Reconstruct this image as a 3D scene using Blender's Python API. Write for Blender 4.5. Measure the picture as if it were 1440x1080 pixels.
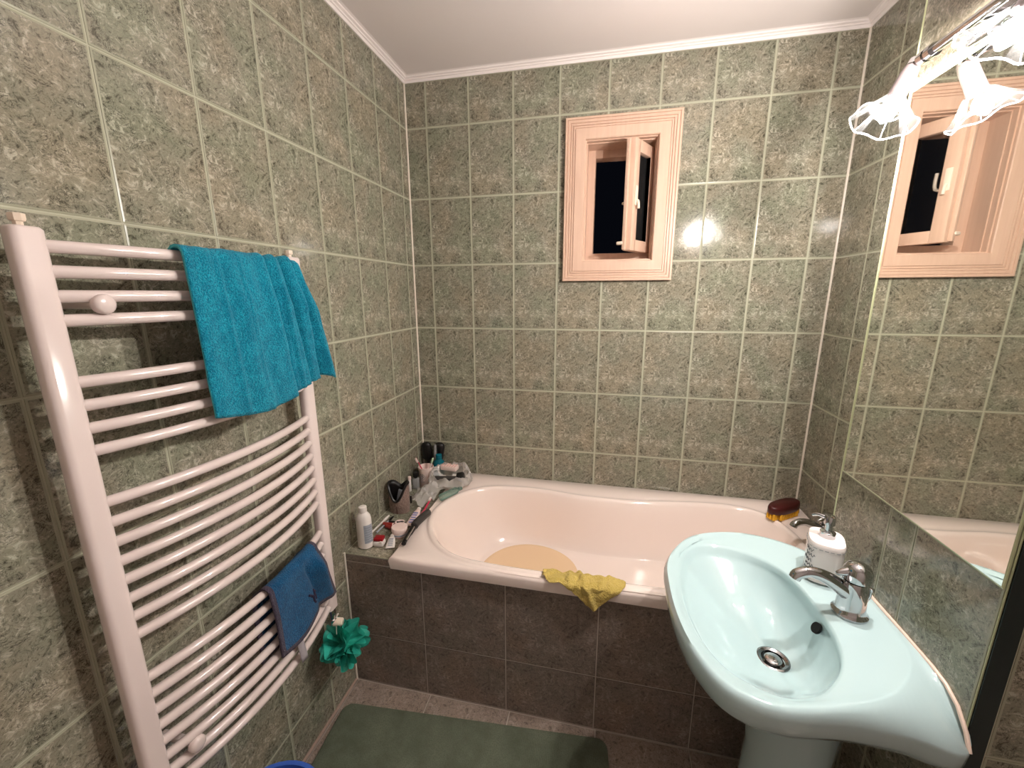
import bpy, bmesh, math, random
from mathutils import Vector, Matrix, noise
random.seed(7)
for o in list(bpy.data.objects): bpy.data.objects.remove(o, do_unlink=True)
S = bpy.context.scene
COL = S.collection
V = Vector
PI = math.pi

# ------------------------------------------------------------------ camera, world, exposure
cd = bpy.data.cameras.new('camera'); cam = bpy.data.objects.new('camera', cd); COL.objects.link(cam)
cd.sensor_fit = 'HORIZONTAL'; cd.sensor_width = 36.0; cd.lens = 575.84/1440*36
cd.clip_start = 0.01; cd.clip_end = 50
yaw, pit, rol = 0.2164, -0.2163, 0.0038
RM = Matrix.Rotation(yaw, 3, 'Z') @ Matrix.Rotation(pit, 3, 'X') @ Matrix.Rotation(rol, 3, 'Y')
right, fwd, up = RM.col[0], RM.col[1], RM.col[2]
M = Matrix((right, up, -fwd)).transposed().to_4x4(); M.translation = V((0.9128, -1.9223, 1.5172))
cam.matrix_world = M
S.camera = cam
w = bpy.data.worlds.new('night'); S.world = w; w.use_nodes = True
w.node_tree.nodes['Background'].inputs[0].default_value = (0.01, 0.012, 0.02, 1)
w.node_tree.nodes['Background'].inputs[1].default_value = 0.1
S.view_settings.view_transform = 'Standard'; S.view_settings.look = 'None'
S.view_settings.exposure = 0.95; S.view_settings.gamma = 1.0
S.view_settings.use_curve_mapping = False
BULB_L = 1500.0
BULB_C = (1.0, 0.935, 0.885, 1)

# ------------------------------------------------------------------ materials
def srgb(r, g, b):
    f = lambda c: (c/255/12.92) if c/255 <= .04045 else ((c/255+.055)/1.055)**2.4
    return (f(r), f(g), f(b), 1)
def mat(name, col, rough=.5, metal=0, coat=0, spec=.5, trans=0, ior=1.45, emit=None, es=0, sheen=0, alpha=1):
    m = bpy.data.materials.new(name); m.use_nodes = True
    p = m.node_tree.nodes['Principled BSDF']
    I = p.inputs
    I['Base Color'].default_value = col; I['Roughness'].default_value = rough; I['Metallic'].default_value = metal
    I['Coat Weight'].default_value = coat; I['Coat Roughness'].default_value = .05
    I['Specular IOR Level'].default_value = spec; I['Transmission Weight'].default_value = trans; I['IOR'].default_value = ior
    I['Sheen Weight'].default_value = sheen; I['Alpha'].default_value = alpha
    if emit: I['Emission Color'].default_value = emit; I['Emission Strength'].default_value = es
    return m
class NB:
    def __init__(s, m): s.t = m.node_tree; s.p = s.t.nodes['Principled BSDF']
    def n(s, typ, **kw):
        x = s.t.nodes.new(typ)
        for k, v in kw.items():
            if k in x.inputs: x.inputs[k].default_value = v
            else: setattr(x, k, v)
        return x
    def l(s, a, b): s.t.links.new(a, b)
    def coord(s, which='Object'): return s.n('ShaderNodeTexCoord').outputs[which]
    def noise(s, co, scale, detail=4, rough=.6, dist=0):
        x = s.n('ShaderNodeTexNoise', Scale=scale, Detail=detail, Roughness=rough, Distortion=dist); s.l(co, x.inputs['Vector']); return x.outputs['Fac']
    def ramp(s, f, stops):
        x = s.n('ShaderNodeValToRGB'); e = x.color_ramp.elements
        while len(e) > 1: e.remove(e[-1])
        e[0].position, e[0].color = stops[0]
        for p, c in stops[1:]:
            k = e.new(p); k.color = c
        s.l(f, x.inputs[0]); return x.outputs['Color']
    def mix(s, a, b, f, typ='MIX'):
        x = s.n('ShaderNodeMix', data_type='RGBA', blend_type=typ)
        for sock, v in ((x.inputs[6], a), (x.inputs[7], b), (x.inputs[0], f)):
            if hasattr(v, 'is_linked'): s.l(v, sock)
            else: sock.default_value = v
        return x.outputs[2]
    def bump(s, h, strength=.3, dist=.002):
        x = s.n('ShaderNodeBump', Strength=strength, Distance=dist); s.l(h, x.inputs['Height']); s.l(x.outputs[0], s.p.inputs['Normal'])
    def base(s, c): s.l(c, s.p.inputs['Base Color'])

def tile_mat(name, dark, mid, light, tintA, tintB, rough, sc=1.0, vein=.75):
    m = mat(name, mid, rough, spec=.5); b = NB(m); co = b.coord()
    n0 = b.noise(co, 11*sc, 4, .6, 1.0)
    n1 = b.noise(co, 46*sc, 8, .72, 1.8)
    mm = b.n('ShaderNodeMix', data_type='FLOAT'); mm.inputs[0].default_value = .28; b.l(n1, mm.inputs[2]); b.l(n0, mm.inputs[3])
    c1 = b.ramp(mm.outputs[0], [(.39, dark), (.462, mid), (.515, mid), (.60, light)])
    n2 = b.noise(co, 55*sc, 3, .5, 3.5)
    v = b.ramp(n2, [(.45, (1, 1, 1, 1)), (.48, (0, 0, 0, 1)), (.50, (0, 0, 0, 1)), (.53, (1, 1, 1, 1))])
    n2b = b.noise(co, 17*sc, 3, .6, .5)
    n3m = b.ramp(n2b, [(.44, (0, 0, 0, 1)), (.58, (1, 1, 1, 1))])
    vm = b.mix((1, 1, 1, 1), v, n3m)
    dk = b.mix((vein, vein, vein, 1), (1, 1, 1, 1), vm)
    c2 = b.mix(c1, dk, 1.0, 'MULTIPLY')
    n4 = b.noise(co, 150*sc, 3, .7, 1)
    sp = b.ramp(n4, [(.34, (.45, .45, .43, 1)), (.44, (1, 1, 1, 1)), (.6, (1.0, 1.0, 1.0, 1)), (.72, (1.3, 1.3, 1.26, 1))])
    c3 = b.mix(c2, sp, .9, 'MULTIPLY')
    # every tile takes its own faint glaze tint
    oi = b.n('ShaderNodeObjectInfo')
    g = b.coord('Object')
    add = b.n('ShaderNodeVectorMath', operation='ADD'); b.l(g, add.inputs[0])
    sc3 = b.n('ShaderNodeMath', operation='MULTIPLY'); sc3.inputs[1].default_value = 37.0; b.l(oi.outputs['Random'], sc3.inputs[0]); b.l(sc3.outputs[0], add.inputs[1])
    n5 = b.noise(add.outputs[0], 7, 3, .5)
    tint = b.ramp(n5, [(.36, tintA), (.5, (1, 1, 1, 1)), (.64, tintB)])
    c4 = b.mix(c3, tint, .8, 'MULTIPLY')
    b.base(c4); b.bump(n0, .10, .002)
    return m
GT = tile_mat('green_tile_print', srgb(84, 81, 68), srgb(138, 134, 117), srgb(182, 176, 159), (.90, .98, .93, 1), (1.07, 1.0, .96, 1), .11, 1.0, .36)
GTF = tile_mat('floor_tile_print', srgb(105, 92, 82), srgb(150, 134, 122), srgb(178, 162, 150), (.95, .95, .95, 1), (1.05, 1, .97, 1), .3)
BT = tile_mat('brown_tile_print', srgb(96, 84, 77), srgb(132, 118, 109), srgb(164, 149, 138), (.93, .97, .97, 1), (1.1, 1.02, .96, 1), .42, 1.0, .8)
EDGE = mat('tile_edge_glaze', srgb(162, 161, 140), .25)
BEDGE = mat('brown_tile_edge', srgb(104, 92, 84), .4)
FEDGE = mat('floor_tile_edge', srgb(140, 126, 114), .35)
GROUT = mat('olive_grout', srgb(182, 180, 158), .8)
DGROUT = mat('grey_grout', srgb(196, 184, 172), .85)
SILI = mat('white_silicone', srgb(225, 215, 200), .4)
SILIP = mat('aged_silicone', srgb(228, 204, 188), .4)
TRIMG = mat('pale_green_corner_bead', srgb(186, 190, 150), .3)
PLASTER = mat('white_plaster', srgb(228, 218, 214), .85)
STUC = mat('white_cornice', srgb(242, 232, 228), .6)
def radwhite():
    return mat('white_enamel', srgb(226, 210, 205), .16, coat=.6)
RAD = radwhite()
CREAMK = mat('cream_plastic', srgb(233, 215, 196), .35)
TUB = mat('pink_beige_acrylic', srgb(247, 230, 221), .12, coat=.5)
SINK = mat('pale_aqua_ceramic', srgb(183, 206, 208), .08, coat=.6)
CHROME = mat('chrome', (.52, .52, .53, 1), .06, metal=1)
DCHROME = mat('dark_chrome', (.3, .3, .3, 1), .15, metal=1)
BLACKP = mat('black_plastic', srgb(20, 18, 18), .35)
DGREY = mat('dark_grey_plastic', srgb(58, 54, 52), .4)
HOLE = mat('dark_recess', srgb(8, 8, 8), .9)
MIRR = mat('silvered_glass', (.86, .87, .83, 1), .015, metal=1)
MEDGE = mat('bevelled_glass_edge', srgb(205, 212, 170), .12, spec=.8)
WHITEP = mat('white_plastic', srgb(236, 228, 222), .35)
PINKW = mat('pinkish_white_plastic', srgb(240, 216, 208), .35)
GREYLAB = mat('grey_blue_print', srgb(160, 166, 176), .5)
GREYTX = mat('grey_lettering', srgb(110, 110, 114), .6)
REDP = mat('red_plastic', srgb(150, 18, 28), .4)
PINKR = mat('raspberry_plastic', srgb(214, 46, 84), .35)
MAROON = mat('maroon_wood', srgb(70, 22, 20), .35)
YBRIS = mat('yellow_bristle', srgb(226, 168, 40), .7)
BLUEP = mat('blue_plastic', srgb(60, 100, 190), .4)
WATER = mat('cloudy_water', srgb(236, 204, 166), .06)
LILAC = mat('grey_white_holder', srgb(128, 116, 116), .3)

def wood():
    m = mat('pinkish_painted_wood', srgb(240, 200, 172), .35); b = NB(m); co = b.coord()
    mp = b.n('ShaderNodeMapping'); mp.inputs['Scale'].default_value = (60, 60, 4); b.l(co, mp.inputs['Vector'])
    n = b.noise(mp.outputs[0], 1.5, 3, .5, .3)
    b.base(b.ramp(n, [(.3, srgb(208, 174, 152)), (.7, srgb(215, 182, 160))])); return m
WOOD = wood()
def terry(name, c1, c2, sc=300):
    m = mat(name, c1, .95, spec=.1, sheen=.12); b = NB(m); co = b.coord()
    n = b.noise(co, sc, 2, .7); n2 = b.ramp(b.noise(co, sc*.12, 3, .6), [(.4, (0, 0, 0, 1)), (.65, (.6, .6, .6, 1))])
    c = b.ramp(n, [(.35, c1), (.68, c2)]); c = b.mix(c, c1, n2)
    b.base(c); b.bump(n, 1.0, .006); return m
TEAL = terry('turquoise_terry', srgb(0, 108, 136), srgb(34, 172, 198))
TEALHEM = mat('turquoise_hem', srgb(70, 170, 180), .9)
NAVY = terry('blue_terry', srgb(4, 64, 106), srgb(26, 106, 152))
PURP = terry('grey_purple_binding', srgb(66, 56, 72), srgb(88, 76, 90), 250)
TAGM = mat('grey_ribbon', srgb(165, 158, 162), .8)
CLOTH = terry('yellow_cloth', srgb(202, 174, 90), srgb(230, 206, 124), 240)
FELT = terry('brown_grey_felt', srgb(128, 106, 96), srgb(162, 140, 128), 160)
def matm():
    m = mat('green_grey_bathmat', srgb(80, 86, 72), .95, spec=.1); b = NB(m); co = b.coord()
    wv = b.n('ShaderNodeTexWave', Scale=90, Distortion=1.0); b.l(co, wv.inputs['Vector'])
    n = b.noise(co, 14, 4, .6); n2 = b.noise(co, 260, 2, .6)
    c = b.ramp(n, [(.3, srgb(92, 99, 82)), (.7, srgb(114, 119, 102))])
    b.base(b.mix(c, srgb(84, 90, 74), b.ramp(n2, [(.45, (0, 0, 0, 1)), (.7, (.7, .7, .7, 1))])))
    b.bump(wv.outputs['Fac'], .35, .003); return m
MAT = matm()
def thin(name, col, tfac, rough=.1, tcol=(1, 1, 1, 1), fk=1.0):
    """thin clear sheet: part see-through, part glossy"""
    m = bpy.data.materials.new(name); m.use_nodes = True; t = m.node_tree
    p = t.nodes['Principled BSDF']; p.inputs['Base Color'].default_value = col; p.inputs['Roughness'].default_value = rough
    tr = t.nodes.new('ShaderNodeBsdfTransparent'); tr.inputs[0].default_value = tcol
    fr = t.nodes.new('ShaderNodeFresnel'); fr.inputs[0].default_value = 1.5
    mx = t.nodes.new('ShaderNodeMixShader'); out = t.nodes['Material Output']
    ad = t.nodes.new('ShaderNodeMath'); ad.operation = 'ADD'; ad.use_clamp = True; ad.inputs[1].default_value = 1-tfac
    mu = t.nodes.new('ShaderNodeMath'); mu.operation = 'MULTIPLY'; mu.inputs[1].default_value = fk
    t.links.new(fr.outputs[0], mu.inputs[0]); t.links.new(mu.outputs[0], ad.inputs[0]); t.links.new(ad.outputs[0], mx.inputs[0])
    t.links.new(tr.outputs[0], mx.inputs[1]); t.links.new(p.outputs[0], mx.inputs[2]); t.links.new(mx.outputs[0], out.inputs[0])
    return m
GLASS = thin('clear_pane', (.02, .02, .02, 1), .97, .02)
LGLASS = thin('clear_shade_glass', (.01, .01, .01, 1), 1.0, .0, (.97, .97, .98, 1), .45)
LRIM = thin('shade_rim_glass', (.4, .4, .42, 1), .6, .1)
BAGM = thin('clear_film', srgb(236, 230, 224), .66, .16)
CLEARP = thin('clear_plastic', srgb(205, 205, 205), .55, .1)
TEALG = thin('teal_clear_plastic', srgb(24, 124, 142), .35, .08, (.4, .85, .9, 1))
GREENG = thin('green_clear_plastic', srgb(150, 176, 166), .8, .04, (.86, .95, .91, 1))
LOOF = thin('teal_mesh', srgb(50, 176, 156), .34, .45, (.5, .95, .86, 1))
BULB = mat('lit_bulb', (1, 1, 1, 1), .3, emit=BULB_C, es=BULB_L)

# ------------------------------------------------------------------ builders
def obj(name, bm, m, parent=None, smooth=True, angle=40, loc=None):
    me = bpy.data.meshes.new(name)
    bmesh.ops.remove_doubles(bm, verts=bm.verts, dist=1e-6)
    bmesh.ops.recalc_face_normals(bm, faces=bm.faces)
    if smooth:
        ca = math.radians(angle)
        for f in bm.faces: f.smooth = True
        for e in bm.edges:
            if len(e.link_faces) == 2 and e.calc_face_angle(0) > ca: e.smooth = False
    bm.to_mesh(me); bm.free()
    for x in (m if isinstance(m, (list, tuple)) else [m]): me.materials.append(x)
    o = bpy.data.objects.new(name, me); COL.objects.link(o)
    if parent is not None: o.parent = parent
    if loc is not None: o.location = loc
    return o
def tag(o, label=None, cat=None, group=None, kind=None):
    if label: o['label'] = label
    if cat: o['category'] = cat
    if group: o['group'] = group
    if kind: o['kind'] = kind
    return o
def thing(name, label, cat, loc, group=None, rot=None):
    o = bpy.data.objects.new(name, None); COL.objects.link(o); o.location = loc; o.empty_display_size = .05
    if rot: o.rotation_euler = rot
    return tag(o, label, cat, group)
def copy_tree(src, parent=None):
    c = src.copy(); COL.objects.link(c); c.parent = parent
    for ch in list(src.children): copy_tree(ch, c)
    return c
def BM(): return bmesh.new()
def box(bm, c, s, bev=0, rot=None, seg=2, mi=0):
    t = bmesh.new(); bmesh.ops.create_cube(t, size=1)
    bmesh.ops.scale(t, vec=s, verts=t.verts)
    if bev: bmesh.ops.bevel(t, geom=list(t.edges), offset=bev, segments=seg, affect='EDGES', profile=.5)
    if rot is not None: bmesh.ops.rotate(t, cent=(0, 0, 0), matrix=rot, verts=t.verts)
    bmesh.ops.translate(t, vec=c, verts=t.verts)
    for f in t.faces: f.material_index = mi
    me = bpy.data.meshes.new('t'); t.to_mesh(me); t.free(); bm.from_mesh(me); bpy.data.meshes.remove(me)
    return bm
def loft(bm, rings, closed=True, cap0=False, cap1=False, mi=0):
    vs = [[bm.verts.new(p) for p in r] for r in rings]; n = len(rings[0])
    for a, b in zip(vs, vs[1:]):
        for i in range(n if closed else n-1):
            j = (i+1) % n
            try:
                f = bm.faces.new((a[i], a[j], b[j], b[i])); f.material_index = mi
            except ValueError: pass
    for c, r in ((cap0, vs[0]), (cap1, vs[-1])):
        if c:
            f = bm.faces.new(r); f.material_index = mi
    return vs
def frame(d):
    d = V(d).normalized(); a = V((0, 0, 1)) if abs(d.z) < .9 else V((1, 0, 0))
    u = d.cross(a).normalized(); v = d.cross(u).normalized(); return d, u, v
def lathe(bm, prof, c=(0, 0, 0), axis=(0, 0, 1), seg=24, sx=1, sy=1, cap0=True, cap1=True, mi=0):
    d, u, v = frame(axis)
    if abs(V(axis).normalized().z) > .999: u, v = V((1, 0, 0)), V((0, 1, 0))
    R = []
    for r, h in prof:
        R.append([V(c)+d*h+u*(r*sx*math.cos(2*PI*k/seg))+v*(r*sy*math.sin(2*PI*k/seg)) for k in range(seg)])
    loft(bm, R, True, cap0, cap1, mi); return bm
def tube(bm, pts, r, seg=10, cap=True, mi=0, closed=False):
    pts = [V(p) for p in pts]; n = len(pts); R = []
    u = None
    for i, p in enumerate(pts):
        if closed: d = (pts[(i+1) % n]-pts[i-1]).normalized()
        else: d = (pts[min(i+1, n-1)]-pts[max(i-1, 0)]).normalized()
        if u is None: _, u, v = frame(d)
        u = (u-d*u.dot(d)).normalized(); v = d.cross(u)
        rr = r[i] if isinstance(r, (list, tuple)) else r
        R.append([p+u*(rr*math.cos(2*PI*k/seg))+v*(rr*math.sin(2*PI*k/seg)) for k in range(seg)])
    if closed: R.append(R[0]); cap = False
    loft(bm, R, True, cap, cap, mi); return bm
def cr(P, n, closed=True):
    """Catmull-Rom through P, n samples per span"""
    P = [V(p) for p in P]; m = len(P); out = []
    for i in range(m if closed else m-1):
        if closed: a, b, c, d = P[i-1], P[i], P[(i+1) % m], P[(i+2) % m]
        else: a, b, c, d = P[max(i-1, 0)], P[i], P[i+1], P[min(i+2, m-1)]
        for k in range(n):
            t = k/n
            out.append(.5*((2*b)+(c-a)*t+(2*a-5*b+4*c-d)*t*t+(3*b-a-3*c+d)*t**3))
    if not closed: out.append(P[-1])
    return out
def solid(o, th, off=0, mi=None, sub=0):
    if sub:
        s = o.modifiers.new('sub', 'SUBSURF'); s.levels = sub; s.render_levels = sub
    md = o.modifiers.new('solid', 'SOLIDIFY'); md.thickness = th; md.offset = off
    if mi is not None: md.material_offset = mi; md.material_offset_rim = mi
    return o
def nz(x, y, z=0, s=1): return noise.noise(V((x*s, y*s, z*s)))

# ------------------------------------------------------------------ tiles
TC = {}
def tile_mesh(poly, mats, cham, th=.005, proud=.001):
    key = (tuple((round(a, 4), round(b, 4)) for a, b in poly), mats[0].name, cham)
    if key in TC: return TC[key]
    bm = bmesh.new()
    def ins(d):
        n = len(poly); out = []
        for i in range(n):
            p0, p1, p2 = V((*poly[i-1], 0)), V((*poly[i], 0)), V((*poly[(i+1) % n], 0))
            d1 = (p1-p0).normalized(); d2 = (p2-p1).normalized()
            n1 = V((-d1.y, d1.x, 0)); n2 = V((-d2.y, d2.x, 0))
            k = 1+n1.dot(n2)
            out.append(p1+(n1+n2)*(d/k))
        return out
    A = [V((p[0], p[1], proud-th)) for p in poly]
    B = [V((p[0], p[1], proud-.0007)) for p in poly]
    Cc = [V((p.x, p.y, proud)) for p in ins(cham)]
    vs = loft(bm, [A, B, Cc], True)
    for f in bm.faces: f.material_index = 1
    f = bm.faces.new(vs[-1]); f.material_index = 0
    bmesh.ops.recalc_face_normals(bm, faces=bm.faces)
    me = bpy.data.meshes.new('tile'); bm.to_mesh(me); bm.free()
    for m in mats: me.materials.append(m)
    TC[key] = me; return me
def tiles(parent, O, U, Vv, us, vs, mats, gap=.0032, cham=.0032, holes=(), clip=None, ref=None, name='tile'):
    """us, vs: joint positions along U and V; ref: size of a whole tile, so that a cut tile keeps its place in the print"""
    O, U, Vv = V(O), V(U), V(Vv); N = U.cross(Vv)
    R = Matrix((U, Vv, N)).transposed().to_4x4()
    for i in range(len(us)-1):
        for j in range(len(vs)-1):
            u0, u1, v0, v1 = us[i], us[i+1], vs[j], vs[j+1]
            cu, cv = (u0+u1)/2, (v0+v1)/2
            if ref:      # centre of the uncut tile
                if u1-u0 < ref[0]-.004: cu = (u1-ref[0]/2) if i == 0 else (u0+ref[0]/2)
                if v1-v0 < ref[1]-.004: cv = (v1-ref[1]/2) if j == 0 else (v0+ref[1]/2)
            g = gap/2
            a, b, c, d = u0+g, u1-g, v0+g, v1-g
            poly = [(a, c), (b, c), (b, d), (a, d)]
            skip = False
            for (h0, h1, k0, k1) in holes:
                if b <= h0 or a >= h1 or d <= k0 or c >= k1: continue
                cx0, cx1, cy0, cy1 = h0 <= a, h1 >= b, k0 <= c, k1 >= d
                if cx0 and cx1 and cy0 and cy1: skip = True
                elif cx0 and cx1:
                    if cy0: c = k1
                    else: d = k0
                    poly = [(a, c), (b, c), (b, d), (a, d)]
                elif cy0 and cy1:
                    if cx0: a = h1
                    else: b = h0
                    poly = [(a, c), (b, c), (b, d), (a, d)]
                else:
                    if not cx0 and cy0: poly = [(a, c), (h0, c), (h0, k1), (b, k1), (b, d), (a, d)]      # hole at lower right
                    elif cx0 and cy0: poly = [(h1, c), (b, c), (b, d), (a, d), (a, k1), (h1, k1)]         # lower left
                    elif not cx0 and not cy0: poly = [(a, c), (b, c), (b, k0), (h0, k0), (h0, d), (a, d)]  # upper right
                    else: poly = [(a, c), (b, c), (b, d), (h1, d), (h1, k0), (a, k0)]                      # upper left
            if skip: continue
            me = tile_mesh([(p[0]-cu, p[1]-cv) for p in poly], mats, cham)
            o = bpy.data.objects.new(name, me); COL.objects.link(o); o.parent = parent
            mw = R.copy(); mw.translation = O+U*cu+Vv*cv; o.matrix_local = mw
def slab(name, x0, x1, y0, y1, z0, z1, m, kind='structure', parent=None):
    bm = BM(); box(bm, ((x0+x1)/2, (y0+y1)/2, (z0+z1)/2), (x1-x0, y1-y0, z1-z0))
    o = obj(name, bm, m, parent, smooth=False)
    if kind: o['kind'] = kind
    return o

ZC = 2.455            # ceiling
WR = 1.8              # right wall
WM = 1.556            # face of the boxed-out wall that carries the mirror
CH0, CH1 = -.735, -1.205
ROWS = [0]+[2.25-.2984*k for k in range(7, -1, -1)]+[2.436]
G = (GT, EDGE)
floor = slab('floor', -.15, 2.25, -2.9, .25, -.1, -.003, DGROUT)
ceil = slab('ceiling', -.15, 2.25, -2.9, .25, ZC, ZC+.1, PLASTER)
wl = slab('wall_left', -.15, -.0008, -2.9, .25, -.003, ZC, GROUT)
# back wall with its window opening
bm = BM(); HX0, HX1, HZ0, HZ1 = .80, 1.13, 1.64, 2.17
for (x0, x1, z0, z1) in ((-.003, HX0, -.003, ZC), (HX1, WR+.003, -.003, ZC), (HX0, HX1, -.003, HZ0), (HX0, HX1, HZ1, ZC)):
    box(bm, ((x0+x1)/2, .1279, (z0+z1)/2), (x1-x0, .2542, z1-z0))
wb = obj('wall_back', bm, GROUT, smooth=False); wb['kind'] = 'structure'
wr = slab('wall_right', WR+.0008, 2.25, CH0-.01, .25, -.003, ZC, GROUT)
wm = slab('wall_mirror', WM+.0008, 2.25, CH1+.0008, CH0-.0008, -.003, ZC, GROUT)
wf = slab('wall_right_rear', 2.1, 2.25, -2.9, CH1, -.003, ZC, PLASTER)
wfr = slab('wall_front', -.15, 2.25, -3.05, -2.9, -.003, ZC, PLASTER)
# tiles
us = [-(.0641+.2*k) for k in range(11, -1, -1)]+[-.001]
tiles(wl, (0, 0, 0), (0, 1, 0), (0, 0, 1), us, ROWS, G, ref=(.2, .2984))
xs = [.001]+[.1013+.2*k for k in range(9)]+[WR-.001]
tiles(wb, (0, 0, 0), (1, 0, 0), (0, 0, 1), xs, ROWS[2:], G, ref=(.2, .2984), holes=[(.765, 1.155, 1.60, 2.20)])
tiles(wr, (WR, 0, 0), (0, -1, 0), (0, 0, 1), [.002, .207, .407, .607, .733], ROWS[2:], G, ref=(.2, .2984))
tiles(wm, (WM, 0, 0), (0, -1, 0), (0, 0, 1), [.7365, .938, 1.014, 1.204], ROWS, G, ref=(.2, .2984))
tiles(wm, (WM, CH1, 0), (1, 0, 0), (0, 0, 1), [.036, .236, .436], [0, .135, .433, .731, 1.03, 1.33, 1.63, 1.93, 2.23, 2.436], G, ref=(.2, .2984))
fx = [.002, .012, .324, .636, .948, 1.26, 1.554]
fy = [-2.3, -1.971, -1.660, -1.349, -1.038, -.7265]
tiles(floor, (0, 0, 0), (1, 0, 0), (0, 1, 0), fx, fy, (GTF, FEDGE), gap=.004, cham=.0015, name='tile')
# ceiling cornice, stepped
def cornice(name, path):
    prof = [(0, -.021), (.004, -.021), (.008, -.013), (.013, -.012), (.014, -.008), (.022, -.006), (.024, -.002), (.032, 0), (.032, .002), (0, .002)]
    bm = BM(); R = []
    for (p, dirs) in path:
        R.append([V((p[0]+dirs[0]*a, p[1]+dirs[1]*a, ZC+b)) for a, b in prof])
    loft(bm, R, True, True, True); o = obj(name, bm, STUC, angle=25); o['kind'] = 'structure'
cornice('trim_1', [((.001, -2.9), (1, 0)), ((.001, -.001), (1, -1))])
cornice('trim_2', [((.001, -.001), (1, -1)), ((WR-.001, -.001), (-1, -1))])
cornice('trim_3', [((WR-.001, -.001), (-1, -1)), ((WR-.001, CH0), (-1, 0))])
# corner beads
def bead(name, a, b, r, m):
    bm = BM(); tube(bm, [a, b], r, 8); o = obj(name, bm, m); o['kind'] = 'structure'
bead('trim_4', (.003, -.003, .59), (.003, -.003, 2.434), .0042, SILI)
bead('trim_5', (WR-.003, -.003, .59), (WR-.003, -.003, 2.434), .0045, SILI)
bead('trim_6', (WM+.002, CH0-.001, .0), (WM+.002, CH0-.001, ZC), .004, TRIMG)
bead('trim_7', (.004, -.7265, .0), (.004, -.7265, .572), .0042, SILI)
bead('trim_8', (.004, -.73, .003), (.004, -2.3, .003), .005, mat('pinkish_grout', srgb(165, 142, 128), .8))
bm = BM(); box(bm, (WM+.0185, CH1+.001, ZC/2), (.031, .006, ZC-.004), .001); obj('trim_9', bm, mat('dark_green_trim', srgb(22, 36, 34), .25), smooth=False)['kind'] = 'structure'
bead('trim_10', (WM+.0012, CH1+.001, 0), (WM+.0012, CH1+.001, ZC), .0014, TRIMG)

# ------------------------------------------------------------------ window
win = bpy.data.objects.new('window_1', None); COL.objects.link(win); win.location = (.96, 0, 1.9)
tag(win, kind='structure')
def winside(name, X0, X1, Z0, Z1, prof, side):
    """one mitred side of a rectangular moulding; prof = (inset, y)"""
    bm = BM()
    def cs(d): return [(X0+d, Z0+d), (X1-d, Z0+d), (X1-d, Z1-d), (X0+d, Z1-d)]
    i, j = side, (side+1) % 4
    A = []; B = []
    for d, y in prof:
        c = cs(d); A.append(V((c[i][0]-.96, y, c[i][1]-1.9))); B.append(V((c[j][0]-.96, y, c[j][1]-1.9)))
    loft(bm, [A, B], True, True, True)
    return obj(name, bm, WOOD, win, angle=20)
P1 = [(0, .0015), (0, -.022), (.002, -.024), (.009, -.024), (.010, -.019), (.0115, -.019), (.0125, -.022), (.021, -.022), (.022, -.017), (.0235, -.017), (.0245, -.020), (.031, -.020), (.032, -.015), (.0335, -.015), (.0345, -.0195), (.040, -.0195), (.041, -.016), (.0425, -.016), (.0435, -.0205), (.082, -.019), (.085, -.016), (.085, .0015)]
P2 = [(.085, .004), (.085, -.004), (.0905, -.004), (.0905, .020), (.094, .020), (.094, .105), (.126, .105), (.128, .112), (.128, .16), (.085, .16)]
for s_, nm in ((0, 'casing_sill'), (1, 'casing_jamb'), (2, 'casing_head'), (3, 'casing_jamb')):
    winside(nm, .728, 1.190, 1.573, 2.229, P1, s_)
for s_, nm in ((0, 'frame_sill'), (1, 'frame_jamb'), (2, 'frame_head'), (3, 'frame_jamb')):
    winside(nm, .728, 1.190, 1.573, 2.229, [(d-.001, y) for d, y in P2], s_)
# sash, hinged on the right, swung into the room; local x from the hinge to the free edge
sw, sh = .190, .425
sash = bpy.data.objects.new('sash', None)
bm = BM()
st = .045; t_ = .036
for cx, cz, sx, sz in ((st/2, 0, st, sh), (sw-st/2, 0, st, sh), (sw/2, sh/2-st/2, sw-2*st, st), (sw/2, -sh/2+st/2, sw-2*st, st)):
    box(bm, (cx, 0, cz), (sx, t_, sz), .003)
box(bm, (sw+.006, -.009, 0), (.014, .014, sh-.006), .002)
sash = obj('sash', bm, WOOD, win, angle=30)
hx, hy = 1.089, .086
fx_, fy_ = .997, -.078
ang = math.atan2(fy_-hy, fx_-hx)
sash.location = (hx-.96, hy, 1.905-1.9); sash.rotation_euler = (0, 0, ang)
bm = BM(); box(bm, (sw/2, 0, 0), (sw-2*st+.012, .004, sh-2*st+.012)); obj('pane', bm, GLASS, sash, smooth=False)
bm = BM(); box(bm, (sw-.022, -(t_/2+.003), -.01), (.018, .006, .085), .002)
tube(bm, cr([(sw-.022, -.02, -.02), (sw-.022, -.036, -.022), (sw-.045, -.040, -.02), (sw-.085, -.036, -.016), (sw-.088, -.035, .04)], 4, False), .0055, 8)
obj('handle', bm, CREAMK, sash)
bm = BM(); box(bm, (sw-.022, t_/2+.003, .0), (.020, .006, .075), .002)
tube(bm, cr([(sw-.022, .02, -.02), (sw-.022, .030, -.022), (sw-.022, .033, -.05)], 4, False), .0055, 8)
obj('handle', bm, CREAMK, sash)
bm = BM(); box(bm, (sw+.008, -.026, -sh/2+.03), (.016, .03, .014), .005, seg=3); obj('catch', bm, CREAMK, sash)

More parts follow.
